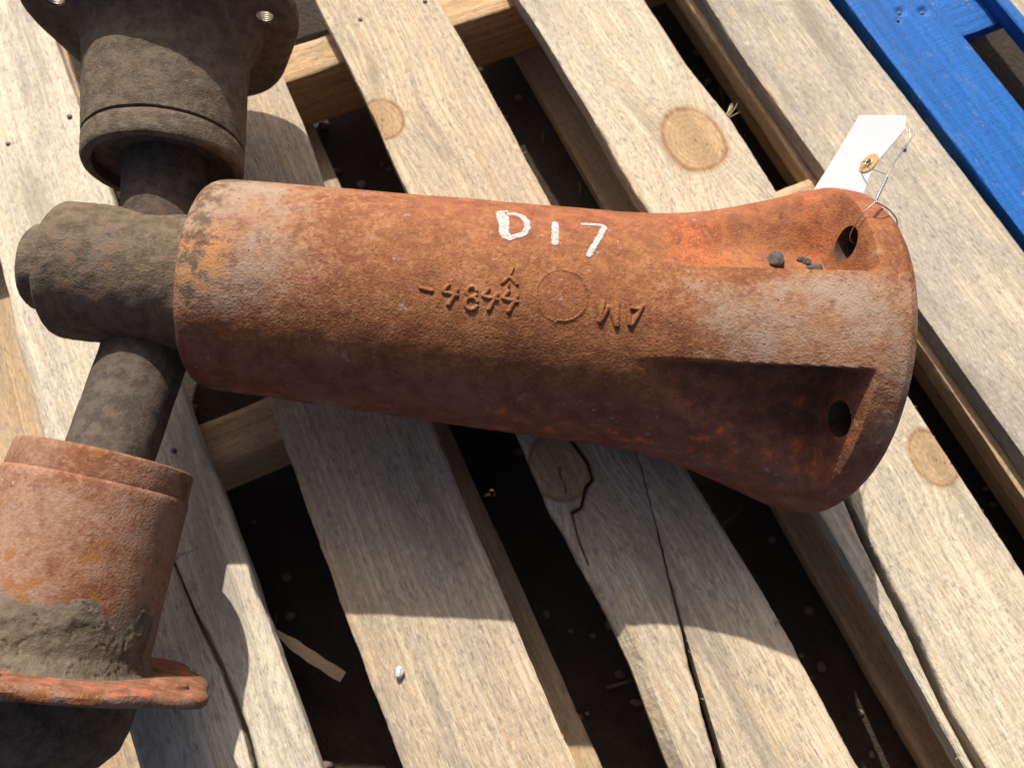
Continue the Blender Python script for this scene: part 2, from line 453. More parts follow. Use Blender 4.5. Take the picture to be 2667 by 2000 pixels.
def rock(r, seed, sub=2, amp=.35, sq=(1, 1, 1)):
    bm = bmesh.new(); bmesh.ops.create_icosphere(bm, subdivisions=sub, radius=1)
    P = np.array([v.co[:] for v in bm.verts])
    k = 1 + amp * vnoise(P[:, 0] * 1.6, P[:, 1] * 1.6, P[:, 2] * 1.6, seed) + amp * .5 * vnoise(P[:, 0] * 4, P[:, 1] * 4, P[:, 2] * 4, seed + 1)
    P = P * k[:, None] * r * np.array(sq)
    F = [[v.index for v in f.verts] for f in bm.faces]; bm.free()
    return P, F
stone_m = M('gravel_stone', .9); o_ = stone_m.obj()
stone_mat = stone_m.done(stone_m.mix(stone_m.noise(o_, 45, 4), (.05, .038, .03), (.22, .16, .125)), stone_m.bump(stone_m.noise(o_, 400, 4), .001))
vs = []; fs = []
rng = random.Random(8)
for i in range(520):
    P, F = rock(rng.uniform(.002, .008), i, 1, .4, (1, rng.uniform(.6, 1.1), .7))
    u, v = rng.uniform(-.35, .75), rng.uniform(-.4, .9)
    c, s_ = math.cos(ROT), math.sin(ROT)
    P = P + np.array([u * c - v * s_, u * s_ + v * c, -.134])
    n0 = len(vs); vs += P.tolist(); fs += [[j + n0 for j in f] for f in F]
gravel = mesh('gravel', vs, fs, stone_mat); gravel['kind'] = 'stuff'
gravel['label'] = 'small dark stones lying on the soil under the pallet'

vs = []; fs = []
rng2 = random.Random(21); random.seed(21)
for i in range(80):
    u, v = rng2.uniform(-.30, .70), rng2.uniform(-.35, .85)
    c, s_ = math.cos(ROT), math.sin(ROT)
    an = rng2.uniform(0, 6.28)
    sliver(Vector((u * c - v * s_, u * s_ + v * c, rng2.uniform(-.133, -.126))), Vector((math.cos(an), math.sin(an), rng2.uniform(-.1, .25))), rng2.uniform(.010, .045), rng2.uniform(.0006, .0022))
bark_m = M('litter_bark', .95); bark_mat = bark_m.done(bark_m.mix(bark_m.noise(bark_m.obj(), 40, 3), (.07, .045, .028), (.19, .13, .08)))
litter = mesh('wood_litter', vs, fs, bark_mat); litter['kind'] = 'stuff'
litter['label'] = 'brown wood chips and bark scattered under the pallet'

# ------------------------------------------------------------------ blue pallet
blue = empty('blue_pallet', (0, 0, 0), ROT)
tag(blue, 'blue painted wooden pallet beside the bare pine pallet', 'pallet')
BL = wood_mat('blue_paint_on_wood', seed=12.0, paint=(.0035, .070, .25), fuzz=.8)
def sb(u0, u1, v0, v1, top, T_, seed, mat=BL, name='deck_board', parent=blue, **k):
    return make_board(name, [board_piece(lambda v: u0 + 0 * v, lambda v: u1 + 0 * v, v0, v1, top, T_, [], seed, rough=.6, **k)], mat, parent)
sb(.7215, .8265, V0, V1, .0, .0185, 81.0, dips=((.7756, .475, .006, .004), (.8026, .464, .006, .004), (.7646, .464, .003, .003)))
sb(.9005, .917, V0, V1, .0, .0185, 82.0)
o = beam('stringer', -.80, -.423, .722, .93, -.0195, .02, BL, 83.0, blue)
beam('stringer', .02, .07, .722, .93, -.0195, .09, BL, 84.0, blue)
sb(.726, .735, V0, V1, -.0195, .09, 85.0, name='side_beam', nu=8)
nail(.7646, .464, .0022, .0006, blue); nail(.7756, .475, .003, -.003, blue); nail(.8026, .464, .003, -.003, blue)
sb(.775, .925, V0, V1, -.105, .018, 87.0, name='bottom_board')
far = empty('pine_board', (0, 0, 0), ROT)
tag(far, 'pale pine board in the top right corner beyond the blue pallet', 'board')
sb(.9195, 1.04, V0, V1, -.002, .02, 86.0, mat=W4, name='plank', parent=far)

# ------------------------------------------------------------------ rusty front pedestal of a tractor
P0 = np.array([-.24035366, .30415288, .13]); A = np.array([.99276966, -.07956290, -.08987855])
E1 = np.array([-.07988622, -.99680399, 0]); E2 = np.array([.08959130, -.00718006, .99595273])
BASE = np.array([P0[0], P0[1], 0.0])
ped = empty('tractor_pedestal', tuple(BASE))
tag(ped, 'rusty cast iron tractor front pedestal with axle and two hubs lying on pallet', 'tractor part')

def ped_noise(P):
    q = P * 55
    return .0004 * vnoise(q[..., 0], q[..., 1], q[..., 2], 5) + .00018 * vnoise(q[..., 0] * 3.7, q[..., 1] * 3.7, q[..., 2] * 3.7, 6)

SS = np.array([0, .25, .30, .34, .38, .41, .44, .465, .485, .505, .525, .5335, .538])
RR = np.array([.0884, .0999, .1020, .1034, .1074, .1135, .1228, .1318, .1395, .1462, .1458, .1400, .1310])
def AX(s): return np.interp(s, [0, .05, .25, .40, .50, .56], [0, .0487, .2539, .4135, .5202, .5806])     # distance along the axis
_fs = np.linspace(0, .538, 2000); _fr = np.interp(_fs, SS, RR)
_k = np.exp(-np.linspace(-2.5, 2.5, 61) ** 2); _k /= _k.sum()
_pad = np.r_[np.full(30, _fr[0]) + (np.arange(30) - 30) * (_fr[1] - _fr[0]), _fr, np.full(30, _fr[-1])]
_fr2 = np.convolve(_pad, _k, 'valid'); _w = sstep(.515, .53, _fs); _fr = _fr2 * (1 - _w) + _fr * _w
ROLL = rad(12.3)
def ped_r(s, th):
    """radius of the casting at distance s along its axis and angle th from up (towards the viewer)"""
    bell = np.interp(s, _fs, _fr)
    bell = bell - np.interp(s, [0, .0015, .004, .008, .014, .02], [.011, .0072, .0042, .0018, .0004, 0])
    r = bell
    rel = np.abs(th - ROLL)
    y = bell * np.sin(np.minimum(rel, math.pi / 2))
    floor = np.interp(s, [.345, .37, .42, .48, .54], [.1036, .1022, .0988, .0942, .0915])
    depth = np.maximum(bell - floor, 0)
    lip = np.radians(np.interp(s, [.36, .38, .412, .444, .50], [40, 47, 55.5, 61, 63]))
    inner = sstep(.0368, .0428, y)
    outer = 1 - sstep(.70, 1.02, rel / lip)
    wall = 1 - sstep(.4935, .5035, s)
    start = sstep(.350, .378, s)
    r = r - depth * inner * outer * wall * start
    # shallow step where the rib between the pockets dies out on the barrel
    r = r - .0022 * sstep(.038, .045, y) * (1 - sstep(rad(34), rad(52), rel)) * sstep(.335, .365, s) * (1 - sstep(.40, .44, s))
    return r
def ped_pt(s, th, h=0.0):
    s, th = np.broadcast_arrays(np.asarray(s, float), np.asarray(th, float))
    r = ped_r(s, th) + h
    P = P0 + AX(s)[..., None] * A + r[..., None] * (np.cos(th)[..., None] * E2 + np.sin(th)[..., None] * E1)
    P = P - BASE
    P = P + ped_noise(P)[..., None] * (np.cos(th)[..., None] * E2 + np.sin(th)[..., None] * E1)
    P[..., 2] = np.maximum(P[..., 2], .0015)
    return P

# rust material ---------------------------------------------------------------
def rust_mat(name, kind):
    w = M(name, .85)
    o = w.obj(); uv = w.sep(w.uv()); s, th = uv[0], uv[1]      # metres along the axis, angle in degrees/100
    fine = w.noise(o, 560, 2, .5); fine2 = w.noise(o, 240, 3, .65); mid = w.noise(o, 70, 4, .7); big = w.noise(o, 16, 3, .65)
    col = w.mix(w.mask(w.add(w.mul(mid, .6), w.mul(big, .4)), .36, .64), (.150, .050, .020), (.275, .104, .036))
    col = w.mix(w.mul(w.mask(fine2, .5, .68), .5), col, (.30, .135, .052))
    col = w.mix(w.mul(w.mask(fine2, .5, .34), .6), col, (.15, .055, .024))
    col = w.mix(w.mul(w.mask(fine, .46, .28), .5), col, (.10, .035, .018))
    if kind == 'body':
        # pale dusty bloom: left third of the top and the rib by the flange
        zl = w.mul(w.mask(s, .19, .05), w.mask(th, .50, .22))
        zr = w.mul(w.mul(w.mask(s, .33, .45), w.mask(th, -.06, .03)), w.mask(th, .42, .34))
        zr2 = w.mul(w.mask(s, .495, .515), w.mask(th, -.12, .05))
        zb = w.mul(w.mask(th, .78, .98), w.mask(s, .24, .06))
        z = w.math('MAXIMUM', w.math('MAXIMUM', zl, zr), w.math('MAXIMUM', w.mul(zr2, .9), zb))
        sp = w.add(w.add(w.mul(w.math('SUBTRACT', big, .5), 1.3), w.mul(w.math('SUBTRACT', mid, .5), .9)), w.mul(w.math('SUBTRACT', fine2, .5), 1.0))
        dust = w.mask(w.add(w.add(w.mul(z, .68), .05), sp), .15, 1.05)
        dcol = w.mix(w.mask(big, .42, .6), (.30, .178, .108), (.265, .200, .150))
        col = w.mix(w.mul(dust, .85), col, dcol)
        # redder, cleaner rust high on the far side
        red = w.mul(w.mask(th, -.12, -.42), w.mask(s, .10, .2))
        col = w.mix(w.mul(red, .75), col, w.mix(w.mask(mid, .4, .65), (.17, .050, .022), (.25, .085, .034)))
        # ochre blush and dirt collar near the plain end
        och = w.mul(w.mul(w.mask(s, .055, .03), w.mask(th, -.10, .05)), w.mul(w.mask(th, .36, .2), w.mask(mid, .40, .56)))
        col = w.mix(w.mul(och, .75), col, (.38, .170, .060))
        dirt = w.mul(w.mask(w.add(s, w.mul(mid, .05)), .066, .035), w.mask(w.add(mid, w.mul(fine2, .4)), .82, .58))
        col = w.mix(w.mul(dirt, .9), col, (.085, .060, .036))
        collar = w.mul(w.mask(w.add(s, w.mul(w.noise(o, 45, 4), .05)), .07, .04), w.mask(th, .38, .60))
        col = w.mix(w.mul(collar, .8), col, (.065, .045, .035))
        # darker maroon lower half: the casting's shaded side put into the colour
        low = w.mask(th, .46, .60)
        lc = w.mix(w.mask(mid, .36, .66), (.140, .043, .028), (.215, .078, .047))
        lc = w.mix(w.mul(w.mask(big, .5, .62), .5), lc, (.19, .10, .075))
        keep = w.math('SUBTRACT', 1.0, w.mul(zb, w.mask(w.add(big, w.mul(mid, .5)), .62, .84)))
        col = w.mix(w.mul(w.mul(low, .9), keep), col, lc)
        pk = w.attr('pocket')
        pr = w.mix(w.mask(th, .0, .2), w.mix(w.mask(mid, .4, .6), (.20, .072, .030), (.29, .112, .042)), w.mix(w.mask(mid, .4, .6), (.115, .040, .024), (.20, .070, .034)))  # lower pocket floor coloured darker, painting in the shade of the recess
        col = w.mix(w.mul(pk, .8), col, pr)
        # traces of the old orange paint inside the pockets and along the lower side
        chip = w.mask(w.add(w.mul(w.noise(o, 430, 3, .7), .75), w.mul(mid, .35)), .53, .60)
        z1 = w.mul(w.mul(w.mask(s, .362, .372), w.mask(s, .43, .39)), w.mul(w.mask(th, -.10, -.15), w.mask(th, -.46, -.32)))
        z2 = w.mul(w.mask(s, .468, .476), w.mul(w.mask(s, .505, .484), w.mul(w.mask(th, -.22, -.34), w.mask(th, -.60, -.48))))
        z3 = w.mul(w.mul(pk, w.mask(th, .30, .38)), w.mask(big, .40, .54))
        zz = w.math('MAXIMUM', w.math('MAXIMUM', z1, w.mul(z2, .55)), 0.0)
        col = w.mix(w.mul(w.mul(zz, chip), .62), col, (.52, .105, .030))
        sm = w.mask(w.add(w.mul(mid, .8), w.mul(fine2, .3)), .62, .70)
        z4 = w.mul(w.mul(w.mask(s, .21, .27), w.mask(th, .52, .66)), w.mask(s, .52, .44))
        col = w.mix(w.mul(w.math('MAXIMUM', w.mul(z3, .8), z4), sm), col, (.50, .105, .03))
        # bluish-grey bare iron scuffs
        scf = w.mul(w.mask(w.noise(o, 38, 4, .75), .64, .72), .55)
        col = w.mix(scf, col, (.33, .29, .26))
        pits = w.mask(w.vor(o, 300), .12, .05)
        col = w.mix(w.mul(w.mul(pits, w.mask(s, .50, .515)), .8), col, (.05, .035, .03))
    elif kind == 'hub':
        dust = w.mask(w.add(w.add(w.mul(big, .8), w.mul(mid, .35)), w.mul(fine2, .2)), 0.46, .82)
        col = w.mix(w.mul(dust, .72), col, w.mix(w.mask(fine2, .3, .7), (.235, .140, .095), (.27, .185, .14)))
        spot = w.mask(w.noise(o, 48, 4, .6), .62, .66)
        col = w.mix(w.mul(spot, .8), col, (.22, .085, .022))
        chip = w.mul(w.mask(w.add(w.mul(w.noise(o, 150, 4, .75), .7), w.mul(mid, .4)), .66, .70), w.mask(s, .21, .27))
        col = w.mix(w.mul(chip, .85), col, (.50, .11, .045))
        mudz = w.mul(w.mask(w.add(s, w.mul(mid, .09)), .290, .322), .85)
        col = w.mix(mudz, col, (.135, .108, .078))
    elif kind == 'flange':
        col = w.mix(w.mul(w.mask(w.add(w.mul(big, .5), w.mul(mid, .5)), .42, .56), .8), col, (.17, .125, .10))
        chip = w.mul(w.mask(w.add(w.mul(big, .6), w.mul(mid, .6)), .60, .68), w.mask(s, .3085, .3065))
        col = w.mix(w.mul(chip, .9), col, (.48, .085, .035))
    # scale pits, pale flecks and small flaked patches
    pit = w.mul(w.mask(w.vor(o, 170), .17, .06), w.mask(mid, .46, .60))
    col = w.mix(w.mul(pit, .75), col, (.055, .024, .014))
    fleck = w.mask(w.noise(o, 190, 3, .6), .67, .71)
    col = w.mix(w.mul(fleck, .45), col, (.40, .28, .20))
    flake = w.mask(w.noise(o, 85, 4, .7), .62, .645)
    col = w.mix(w.mul(flake, .45), col, (.135, .042, .020))
    hgt = w.add(w.add(w.add(w.mul(fine, 1.0), w.mul(w.add(pit, w.mul(flake, .5)), -.9)), w.mul(fine2, .35)), w.mul(mid, .25))
    nb = w.bump(hgt, .0008 if kind == 'body' else .0006, .9)
    return w.done(col, nb, .82)

def grime_mat(name, c1, c2, c3, patches=0.0, lump=.0022, rust=0.0):
    w = M(name, .95); o = w.obj()
    fine = w.noise(o, 600, 3, .7); mid = w.noise(o, 90, 4, .7); big = w.noise(o, 22, 3, .65)
    col = w.mix(w.mask(mid, .35, .65), c1, c2)
    col = w.mix(w.mul(w.mask(fine, .5, .72), .5), col, c3)
    if patches:
        pm = w.mask(w.add(w.mul(big, .8), w.mul(mid, .35)), .62, .68)
        col = w.mix(w.mul(pm, patches), col, w.mix(w.mask(mid, .45, .6), (.16, .145, .14), (.20, .085, .04)))
    if rust:
        col = w.mix(w.mul(w.mask(w.noise(o, 30, 5, .65), .56, .66), rust), col, (.22, .085, .035))
    nb = w.bump(w.add(w.mul(mid, 1.0), w.mul(fine, .4)), lump, .9)
    return w.done(col, nb, .95)

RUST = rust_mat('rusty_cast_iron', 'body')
HUBR = rust_mat('rusty_hub_iron', 'hub')
FLR = rust_mat('rusty_flange_iron', 'flange')
GRIME = grime_mat('dried_grease_dirt', (.078, .057, .038), (.138, .103, .069), (.20, .152, .102), 0)
HOUSING = grime_mat('greasy_steel', (.078, .056, .036), (.140, .103, .068), (.20, .150, .100), .28, .0028, .06)
AXLE = grime_mat('oily_axle_steel', (.046, .036, .028), (.096, .073, .054), (.15, .115, .084), .0, .0010, .18)
MUD = grime_mat('dried_mud', (.078, .060, .041), (.130, .102, .070), (.175, .14, .10), 0, .0018)

sA = np.r_[np.array([0, .0008, .0018, .0032, .005, .0075, .0105, .014, .018]), np.arange(.021, .345, .003), np.arange(.345, .5335, .0012), np.linspace(.5335, .538, 6)]
tA = np.radians(np.r_[np.arange(-62, 82, .5), np.linspace(82, 298, 74)[:-1]])
Sg, Tg = np.meshgrid(sA, tA, indexing='ij')
P = ped_pt(Sg, Tg)
ns, nt = Sg.shape
pocket_depth = np.interp(Sg, _fs, _fr) - ped_r(Sg, Tg)
V = P.reshape(-1, 3)
idx = np.arange(ns * nt).reshape(ns, nt); nxt = np.roll(idx, -1, 1)
F = np.stack([idx[:-1].ravel(), nxt[:-1].ravel(), nxt[1:].ravel(), idx[1:].ravel()], 1).tolist()
c0 = len(V); V = np.vstack([V, P0 - BASE, P0 + A * float(AX(.538)) - BASE])
F += [(int(idx[0, (j + 1) % nt]), int(idx[0, j]), c0) for j in range(nt)]
F += [(int(idx[-1, j]), int(idx[-1, (j + 1) % nt]), c0 + 1) for j in range(nt)]
thd = np.degrees(Tg.ravel()); thd = np.where(thd > 180, thd - 360, thd) / 100
uvp = np.vstack([np.stack([Sg.ravel(), thd], 1), [[0, 0], [.538, 0]]])
pk = np.r_[np.clip(pocket_depth.ravel() / .010, 0, 1) * (Sg.ravel() > .34), 0, 0]
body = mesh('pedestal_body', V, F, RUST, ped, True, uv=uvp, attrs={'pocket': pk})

def cyl_obj(c, d, r, n=40):
    d = Vector(d).normalized(); x = d.orthogonal().normalized(); y = d.cross(x)
    return d, x, y
HOLE_M = grime_mat('hole_rust_shaded', (.045, .026, .018), (.080, .045, .030), (.11, .07, .05), 0)  # rust colour darkened to stand for the shade inside the bolt holes
def cutter(name, c, d, r, L):
    d, x, y = cyl_obj(c, d, r); c = Vector(c); n = 40; vs = []
    for t in (0, L):
        for i in range(n):
            an = 2 * math.pi * i / n
            vs.append(c + d * t + (x * math.cos(an) + y * math.sin(an)) * r)
    fs = [(i, (i + 1) % n, n + (i + 1) % n, n + i) for i in range(n)] + [tuple(range(n))[::-1], tuple(range(n, 2 * n))]
    return mesh(name, vs, fs, HOLE_M, None, False)
def cut(o, cutters):
    for c in cutters:
        c.location = o.matrix_world.translation if False else (0, 0, 0)
        c.parent = o.parent
        md = o.modifiers.new('b', 'BOOLEAN'); md.operation = 'DIFFERENCE'; md.object = c; md.solver = 'EXACT'; md.material_mode = 'TRANSFER'
    bpy.context.view_layer.update()
    dg = bpy.context.evaluated_depsgraph_get()
    me = bpy.data.meshes.new_from_object(o.evaluated_get(dg))
    old = o.data; o.modifiers.clear(); o.data = me; me.name = old.name
    for c in cutters: bpy.data.objects.remove(c)
    bm = bmesh.new(); bm.from_mesh(me)
    for e in bm.edges:
        if len(e.link_faces) == 2 and e.calc_face_angle(0) > rad(45): e.smooth = False
    bm.to_mesh(me); bm.free()
hl = []
for rel in (-36, 36, 144, 216):
    th = ROLL + rad(rel); r = .1205
    c = P0 + A * float(AX(.486)) + r * (math.cos(th) * E2 + math.sin(th) * E1) - BASE
    hl.append(cutter('cutter', c, A, .0145, .0475))
cut(body, hl)

# raised cast characters (they read from the far side) and the painted mark ------------------
def strokes_mesh(name, strokes, mat, parent, h, jitter=0.0, seed=1, flat=False, step=.0007):
    """strokes: list of (points (s, theta deg), width m)"""
    vs = []; fs = []; uvs = []
    for q, (pts, w) in enumerate(strokes):
        p = np.array(pts, float); R_ = .1000
        xy = np.stack([p[:, 0], np.radians(p[:, 1]) * R_], 1)
        seg = np.r_[0, np.cumsum(np.hypot(*np.diff(xy, axis=0).T))]
        n = max(3, int(seg[-1] / step)); t = np.linspace(0, seg[-1], n)
        X = np.interp(t, seg, xy[:, 0]); Y = np.interp(t, seg, xy[:, 1])
        if len(p) > 2:
            for _ in range(3):
                X[1:-1] = (X[:-2] + 2 * X[1:-1] + X[2:]) / 4; Y[1:-1] = (Y[:-2] + 2 * Y[1:-1] + Y[2:]) / 4
        tx, ty = np.gradient(X), np.gradient(Y); l = np.hypot(tx, ty); nx, ny = -ty / l, tx / l
        end = np.minimum(np.arange(n), np.arange(n)[::-1]) * (t[1] - t[0])
        ew = np.sqrt(np.clip(1 - (1 - np.clip(end / (w * .5), 0, 1)) ** 2, .04, 1))
        wl = w * ew * (1 + jitter * vnoise(t * 900, q * 3.3, 0, seed)); wr = w * ew * (1 + jitter * vnoise(t * 900, q * 3.3 + 50, 0, seed))
        if flat: pr = [(-.5, -.2), (-.48, 1), (-.25, 1.0), (0, 1.), (.25, 1.0), (.48, 1), (.5, -.2)]
        else: pr = [(-.85, -.25), (-.52, .28), (-.30, .85), (0, 1.0), (.30, .85), (.52, .28), (.85, -.25)]
        hh = h * (1 + .12 * q / max(1, len(strokes))) if flat else h
        rows = []
        for (k, z) in pr:
            ww = wl if k < 0 else wr
            s_ = X + nx * ww * k; th = (Y + ny * ww * k) / R_
            hz = hh * z * (1 if flat else np.clip(ew, .3, 1))
            rows.append(ped_pt(s_, th, hz)); 
            uvs.append(np.stack([s_, np.degrees(th) / 100], 1))
        n0 = len(vs); m_ = len(pr)
        for r_ in rows: vs += r_.tolist()
        for a_ in range(m_ - 1):
            for i in range(n - 1):
                b0 = n0 + a_ * n + i
                fs.append((b0, b0 + 1, b0 + n + 1, b0 + n))
        fs.append([n0 + a_ * n for a_ in range(m_)]); fs.append([n0 + a_ * n + n - 1 for a_ in range(m_)][::-1])
    return mesh(name, vs, fs, mat, parent, True, uv=np.concatenate(uvs), attrs={'pocket': np.zeros(len(vs))})

cw = .0031
def four(s):   # a 4 seen upside down
    return [([(s + .0030, 12.3), (s - .0022, 16.3), (s + .0105, 17.3)], cw), ([(s + .0090, 13.9), (s + .0030, 22.6)], cw * 1.1)]
def ring(cs, ct, rs, rt, n=20, a0=0, a1=360):
    return [(cs + rs * math.cos(rad(a0 + (a1 - a0) * i / n)), ct + rt * math.sin(rad(a0 + (a1 - a0) * i / n))) for i in range(n + 1)]
chars = [([(.1818, 15.6), (.1932, 16.6)], cw)]
chars += four(.2015) + [(ring(.2209, 15.1, .0036, 2.5), cw * .95), (ring(.2214, 20.0, .0044, 2.8), cw * .95)] + four(.2310) + four(.2457)
strokes_mesh('cast_number', chars, RUST, ped, .0019)
am = [([(.3163, 11.9), (.3160, 16.0), (.3148, 22.6)], cw), ([(.3150, 22.4), (.3206, 14.2)], cw), ([(.3206, 14.2), (.3278, 23.4)], cw), ([(.3262, 12.2), (.3270, 18), (.3278, 23.6)], cw),
      ([(.3331, 11.9), (.3370, 22.4)], cw), ([(.3450, 12.4), (.3374, 22.6)], cw * 1.05), ([(.3345, 14.6), (.3435, 14.8)], cw * .8)]
strokes_mesh('cast_letters', [(q, w * 1.1) for q, w in am], RUST, ped, .0022)
strokes_mesh('cast_arrow', [([(.2415, 10.4), (.2476, 6.2), (.2545, 10.2)], cw * .9), ([(.2477, 6.2), (.2502, 1.6)], cw * .6), ([(.2478, 8.5), (.2474, 11.5)], cw * .5)], RUST, ped, .0017)
strokes_mesh('cast_circle', [(ring(.2868, 12.2, .0190, 11.6, 60), .0020)], RUST, ped, .00042, .6, 7)
strokes_mesh('cast_circle', [(ring(.2868, 12.2, .0180, 11.0, 40, -35, 100), .0015)], RUST, ped, .0009, .9, 9)

pw = M('white_paint', .55); o_ = pw.obj()
pn = pw.noise(o_, 420, 5, .7); pf = pw.noise(o_, 1500, 3, .7)
pc_ = pw.mix(pw.mask(pw.add(w_ := pw.mul(pn, .7), pw.mul(pf, .4)), .70, .46), (.52, .51, .52), (.30, .225, .19))
PAINT = pw.done(pc_, pw.bump(pn, .0006), .6)
D17 = [([(.2376, -33.0), (.2398, -23.2), (.2412, -17.3), (.2437, -12.6)], .0078),
       ([(.2352, -32.4), (.2440, -34.6)], .0030),
       ([(.2395, -30.0), (.2420, -28.5), (.2425, -20), (.2420, -14.0)], .0050),
       ([(.2425, -31.6), (.2492, -32.0), (.2545, -30.4), (.2582, -26.0), (.2586, -21.4), (.2563, -17.0), (.2515, -15.3), (.2466, -13.8), (.2439, -12.2)], .0050),
       ([(.2793, -28.2), (.2796, -23.2), (.2792, -16.4), (.2793, -11.9)], .0056),
       ([(.2990, -28.2), (.3064, -28.7), (.3135, -28.9), (.3178, -28.2)], .0034),
       ([(.3176, -28.3), (.3142, -22.0), (.3092, -15.1), (.3058, -10.5), (.3036, -7.0)], .0050)]
pm_ = strokes_mesh('painted_mark', D17, PAINT, ped, .00042, .16, 3, flat=True, step=.0005)
pm_['label'] = 'white hand painted D17'

# turned parts --------------------------------------------------------------------------------
def frame(d):
    x = np.cross(d, [0, 0, 1.0]); x /= np.linalg.norm(x); return x, np.cross(x, d)
def lathe(name, C0, d, prof, mat, parent, n=96, amp=0.0, amp2=0.0, seed=1, lobe=None, closed=True, sub=.004, sh=38, s_uv=True):
    d = np.array(d); x, y = frame(d)
    pr = [prof[0]]
    for (r0, t0), (r1, t1) in zip(prof[:-1], prof[1:]):
        k = max(1, int(math.hypot(r1 - r0, t1 - t0) / sub))
        pr += [(r0 + (r1 - r0) * i / k, t0 + (t1 - t0) * i / k) for i in range(1, k + 1)]
    pr = np.array(pr); ph = np.linspace(0, 2 * math.pi, n, endpoint=False)
    Rg, Ph = np.meshgrid(pr[:, 0], ph, indexing='ij'); Tt = np.broadcast_to(pr[:, 1][:, None], Rg.shape).copy()
    if lobe is not None: Rg, Tt = lobe(Rg, Ph, Tt)
    radv = np.cos(Ph)[..., None] * x + np.sin(Ph)[..., None] * y
    Pq = (np.array(C0) - BASE) + Tt[..., None] * d + Rg[..., None] * radv
    if amp or amp2:
        q = Pq * 70
        nz = amp * fbm(q[..., 0], q[..., 1], q[..., 2], seed, 3) + amp2 * np.maximum(0, fbm(q[..., 0] * 2.2, q[..., 1] * 2.2, q[..., 2] * 2.2, seed + 5, 3))
        Pq = Pq + radv * (nz * np.clip(Rg / .01, 0, 1))[..., None]
    m_ = len(pr); idx = np.arange(m_ * n).reshape(m_, n); nx = np.roll(idx, -1, 1)
    F = np.stack([idx[:-1].ravel(), nx[:-1].ravel(), nx[1:].ravel(), idx[1:].ravel()], 1).tolist()
    if closed: F.append(idx[0, ::-1].tolist()); F.append(idx[-1].tolist())
    o = mesh(name, Pq.reshape(-1, 3), F, mat, parent, True, uv=np.stack([Tt.ravel(), np.degrees(Ph.ravel()) / 100], 1))
    sharp(o, sh)
    return o

HC = P0 + np.array([0, -.0025, .001])
housing = lathe('spindle_housing', HC, A, [(.002, -.1165), (.049, -.1165), (.0535, -.1155), (.0560, -.1130), (.0572, -.1085), (.0577, -.098), (.0578, -.04), (.0580, -.012), (.0605, -.005), (.066, .002)], HOUSING, ped, 120, .0006, .0016, 4)
lathe('end_cap', HC, A, [(.002, -.1385), (.030, -.1385), (.034, -.1370), (.0362, -.1340), (.0368, -.124), (.0368, -.112)], GRIME, housing, 72, .0009, .0015, 9)

JU = np.array([-.273953, .303269, .140874]); DU = np.array([-.06144403, .99136566, .11583935])
JD = np.array([-.267892, .302587, .140752]); DD = np.array([-.19009439, -.97993288, -.05996401])
lathe('axle', JU, DU, [(.0335, .0), (.0337, .14)], AXLE, ped, 72, .0004, 0, 3)
JL = np.array([-.2860, .3225, .0960]); HL = JD + DD * .172; DL = (HL - JL) / np.linalg.norm(HL - JL)   # the lower arm leaves the housing low down and rises to its hub
lathe('axle', JL, DL, [(.0400, .015), (.0370, .055), (.0345, .085), (.0330, .18)], AXLE, ped, 72, .0005, 0, 5)

hubU = lathe('wheel_hub', JU, DU, [(.030, .118), (.0335, .112), (.045, .1085), (.0555, .108), (.0560, .1015), (.0570, .0995), (.0615, .0990), (.0640, .1000), (.0652, .1025), (.0655, .1190), (.0650, .1197), (.0632, .1203), (.0632, .1217), (.0656, .1225), (.0668, .150), (.0680, .190), (.0700, .215), (.0740, .229), (.0800, .2375), (.0820, .2400), (.0700, .2450), (.030, .2450)],
             GRIME, ped, 128, .0006, .0006, 11, sub=.0035)
hubU['label'] = 'dark hub caked with dried grease'
lathe('grease_seal', JU, DU, [(.0340, .1165), (.0545, .1135), (.0546, .1115), (.0500, .1095), (.0340, .1085)], AXLE, hubU, 96, .0003, 0, 2)
def lobes5(ph0, amt):
    def f(R, Ph, Tt):
        k = .5 + .5 * np.cos((Ph - ph0) * 5)
        return np.where(R > .09, R + amt * (k - .5), R), Tt
    return f
BU = [8, 80, 152, 224, 296]
lathe('hub_drum', JU, DU, [(.040, .2545), (.0740, .2550), (.0735, .3000), (.0700, .3350), (.0960, .3400), (.1000, .3450), (.1000, .3640), (.0960, .3690), (.002, .3700)], GRIME, ped, 96, .0005, 0, 71)
flU = lathe('hub_flange', JU, DU, [(.040, .2415), (.078, .2400), (.100, .2400), (.109, .2404), (.1125, .2425), (.1135, .2470), (.1130, .2530), (.1100, .2560), (.060, .2560), (.040, .2560)], GRIME, ped, 140, .0005, .0005, 21, lobe=lobes5(rad(10), .009))
xu, yu = frame(DU)
cs = []
for b in BU:
    c = JU + DU * .225 + .0900 * (math.cos(rad(b)) * xu + math.sin(rad(b)) * yu) - BASE
    cs.append(cutter('cutter', c, DU, .0078, .05))
cut(flU, cs)
steel = M('bright_thread_steel', .45); steel.b.inputs['Metallic'].default_value = .6
STEEL = steel.done(steel.mix(steel.noise(steel.obj(), 500, 3), (.42, .37, .30), (.62, .57, .48)))
def torus(vs, fs, c, d, R, r, n=28, k=6):
    d = Vector(d).normalized(); x = d.orthogonal().normalized(); y = d.cross(x); c = Vector(c); n0 = len(vs)
    for i in range(n):
        a_ = 2 * math.pi * i / n; e = x * math.cos(a_) + y * math.sin(a_)
        for j in range(k):
            b_ = 2 * math.pi * j / k
            vs.append(c + e * (R + r * math.cos(b_)) + d * (r * math.sin(b_)))
    for i in range(n):
        for j in range(k):
            fs.append((n0 + i * k + j, n0 + ((i + 1) % n) * k + j, n0 + ((i + 1) % n) * k + (j + 1) % k, n0 + i * k + (j + 1) % k))
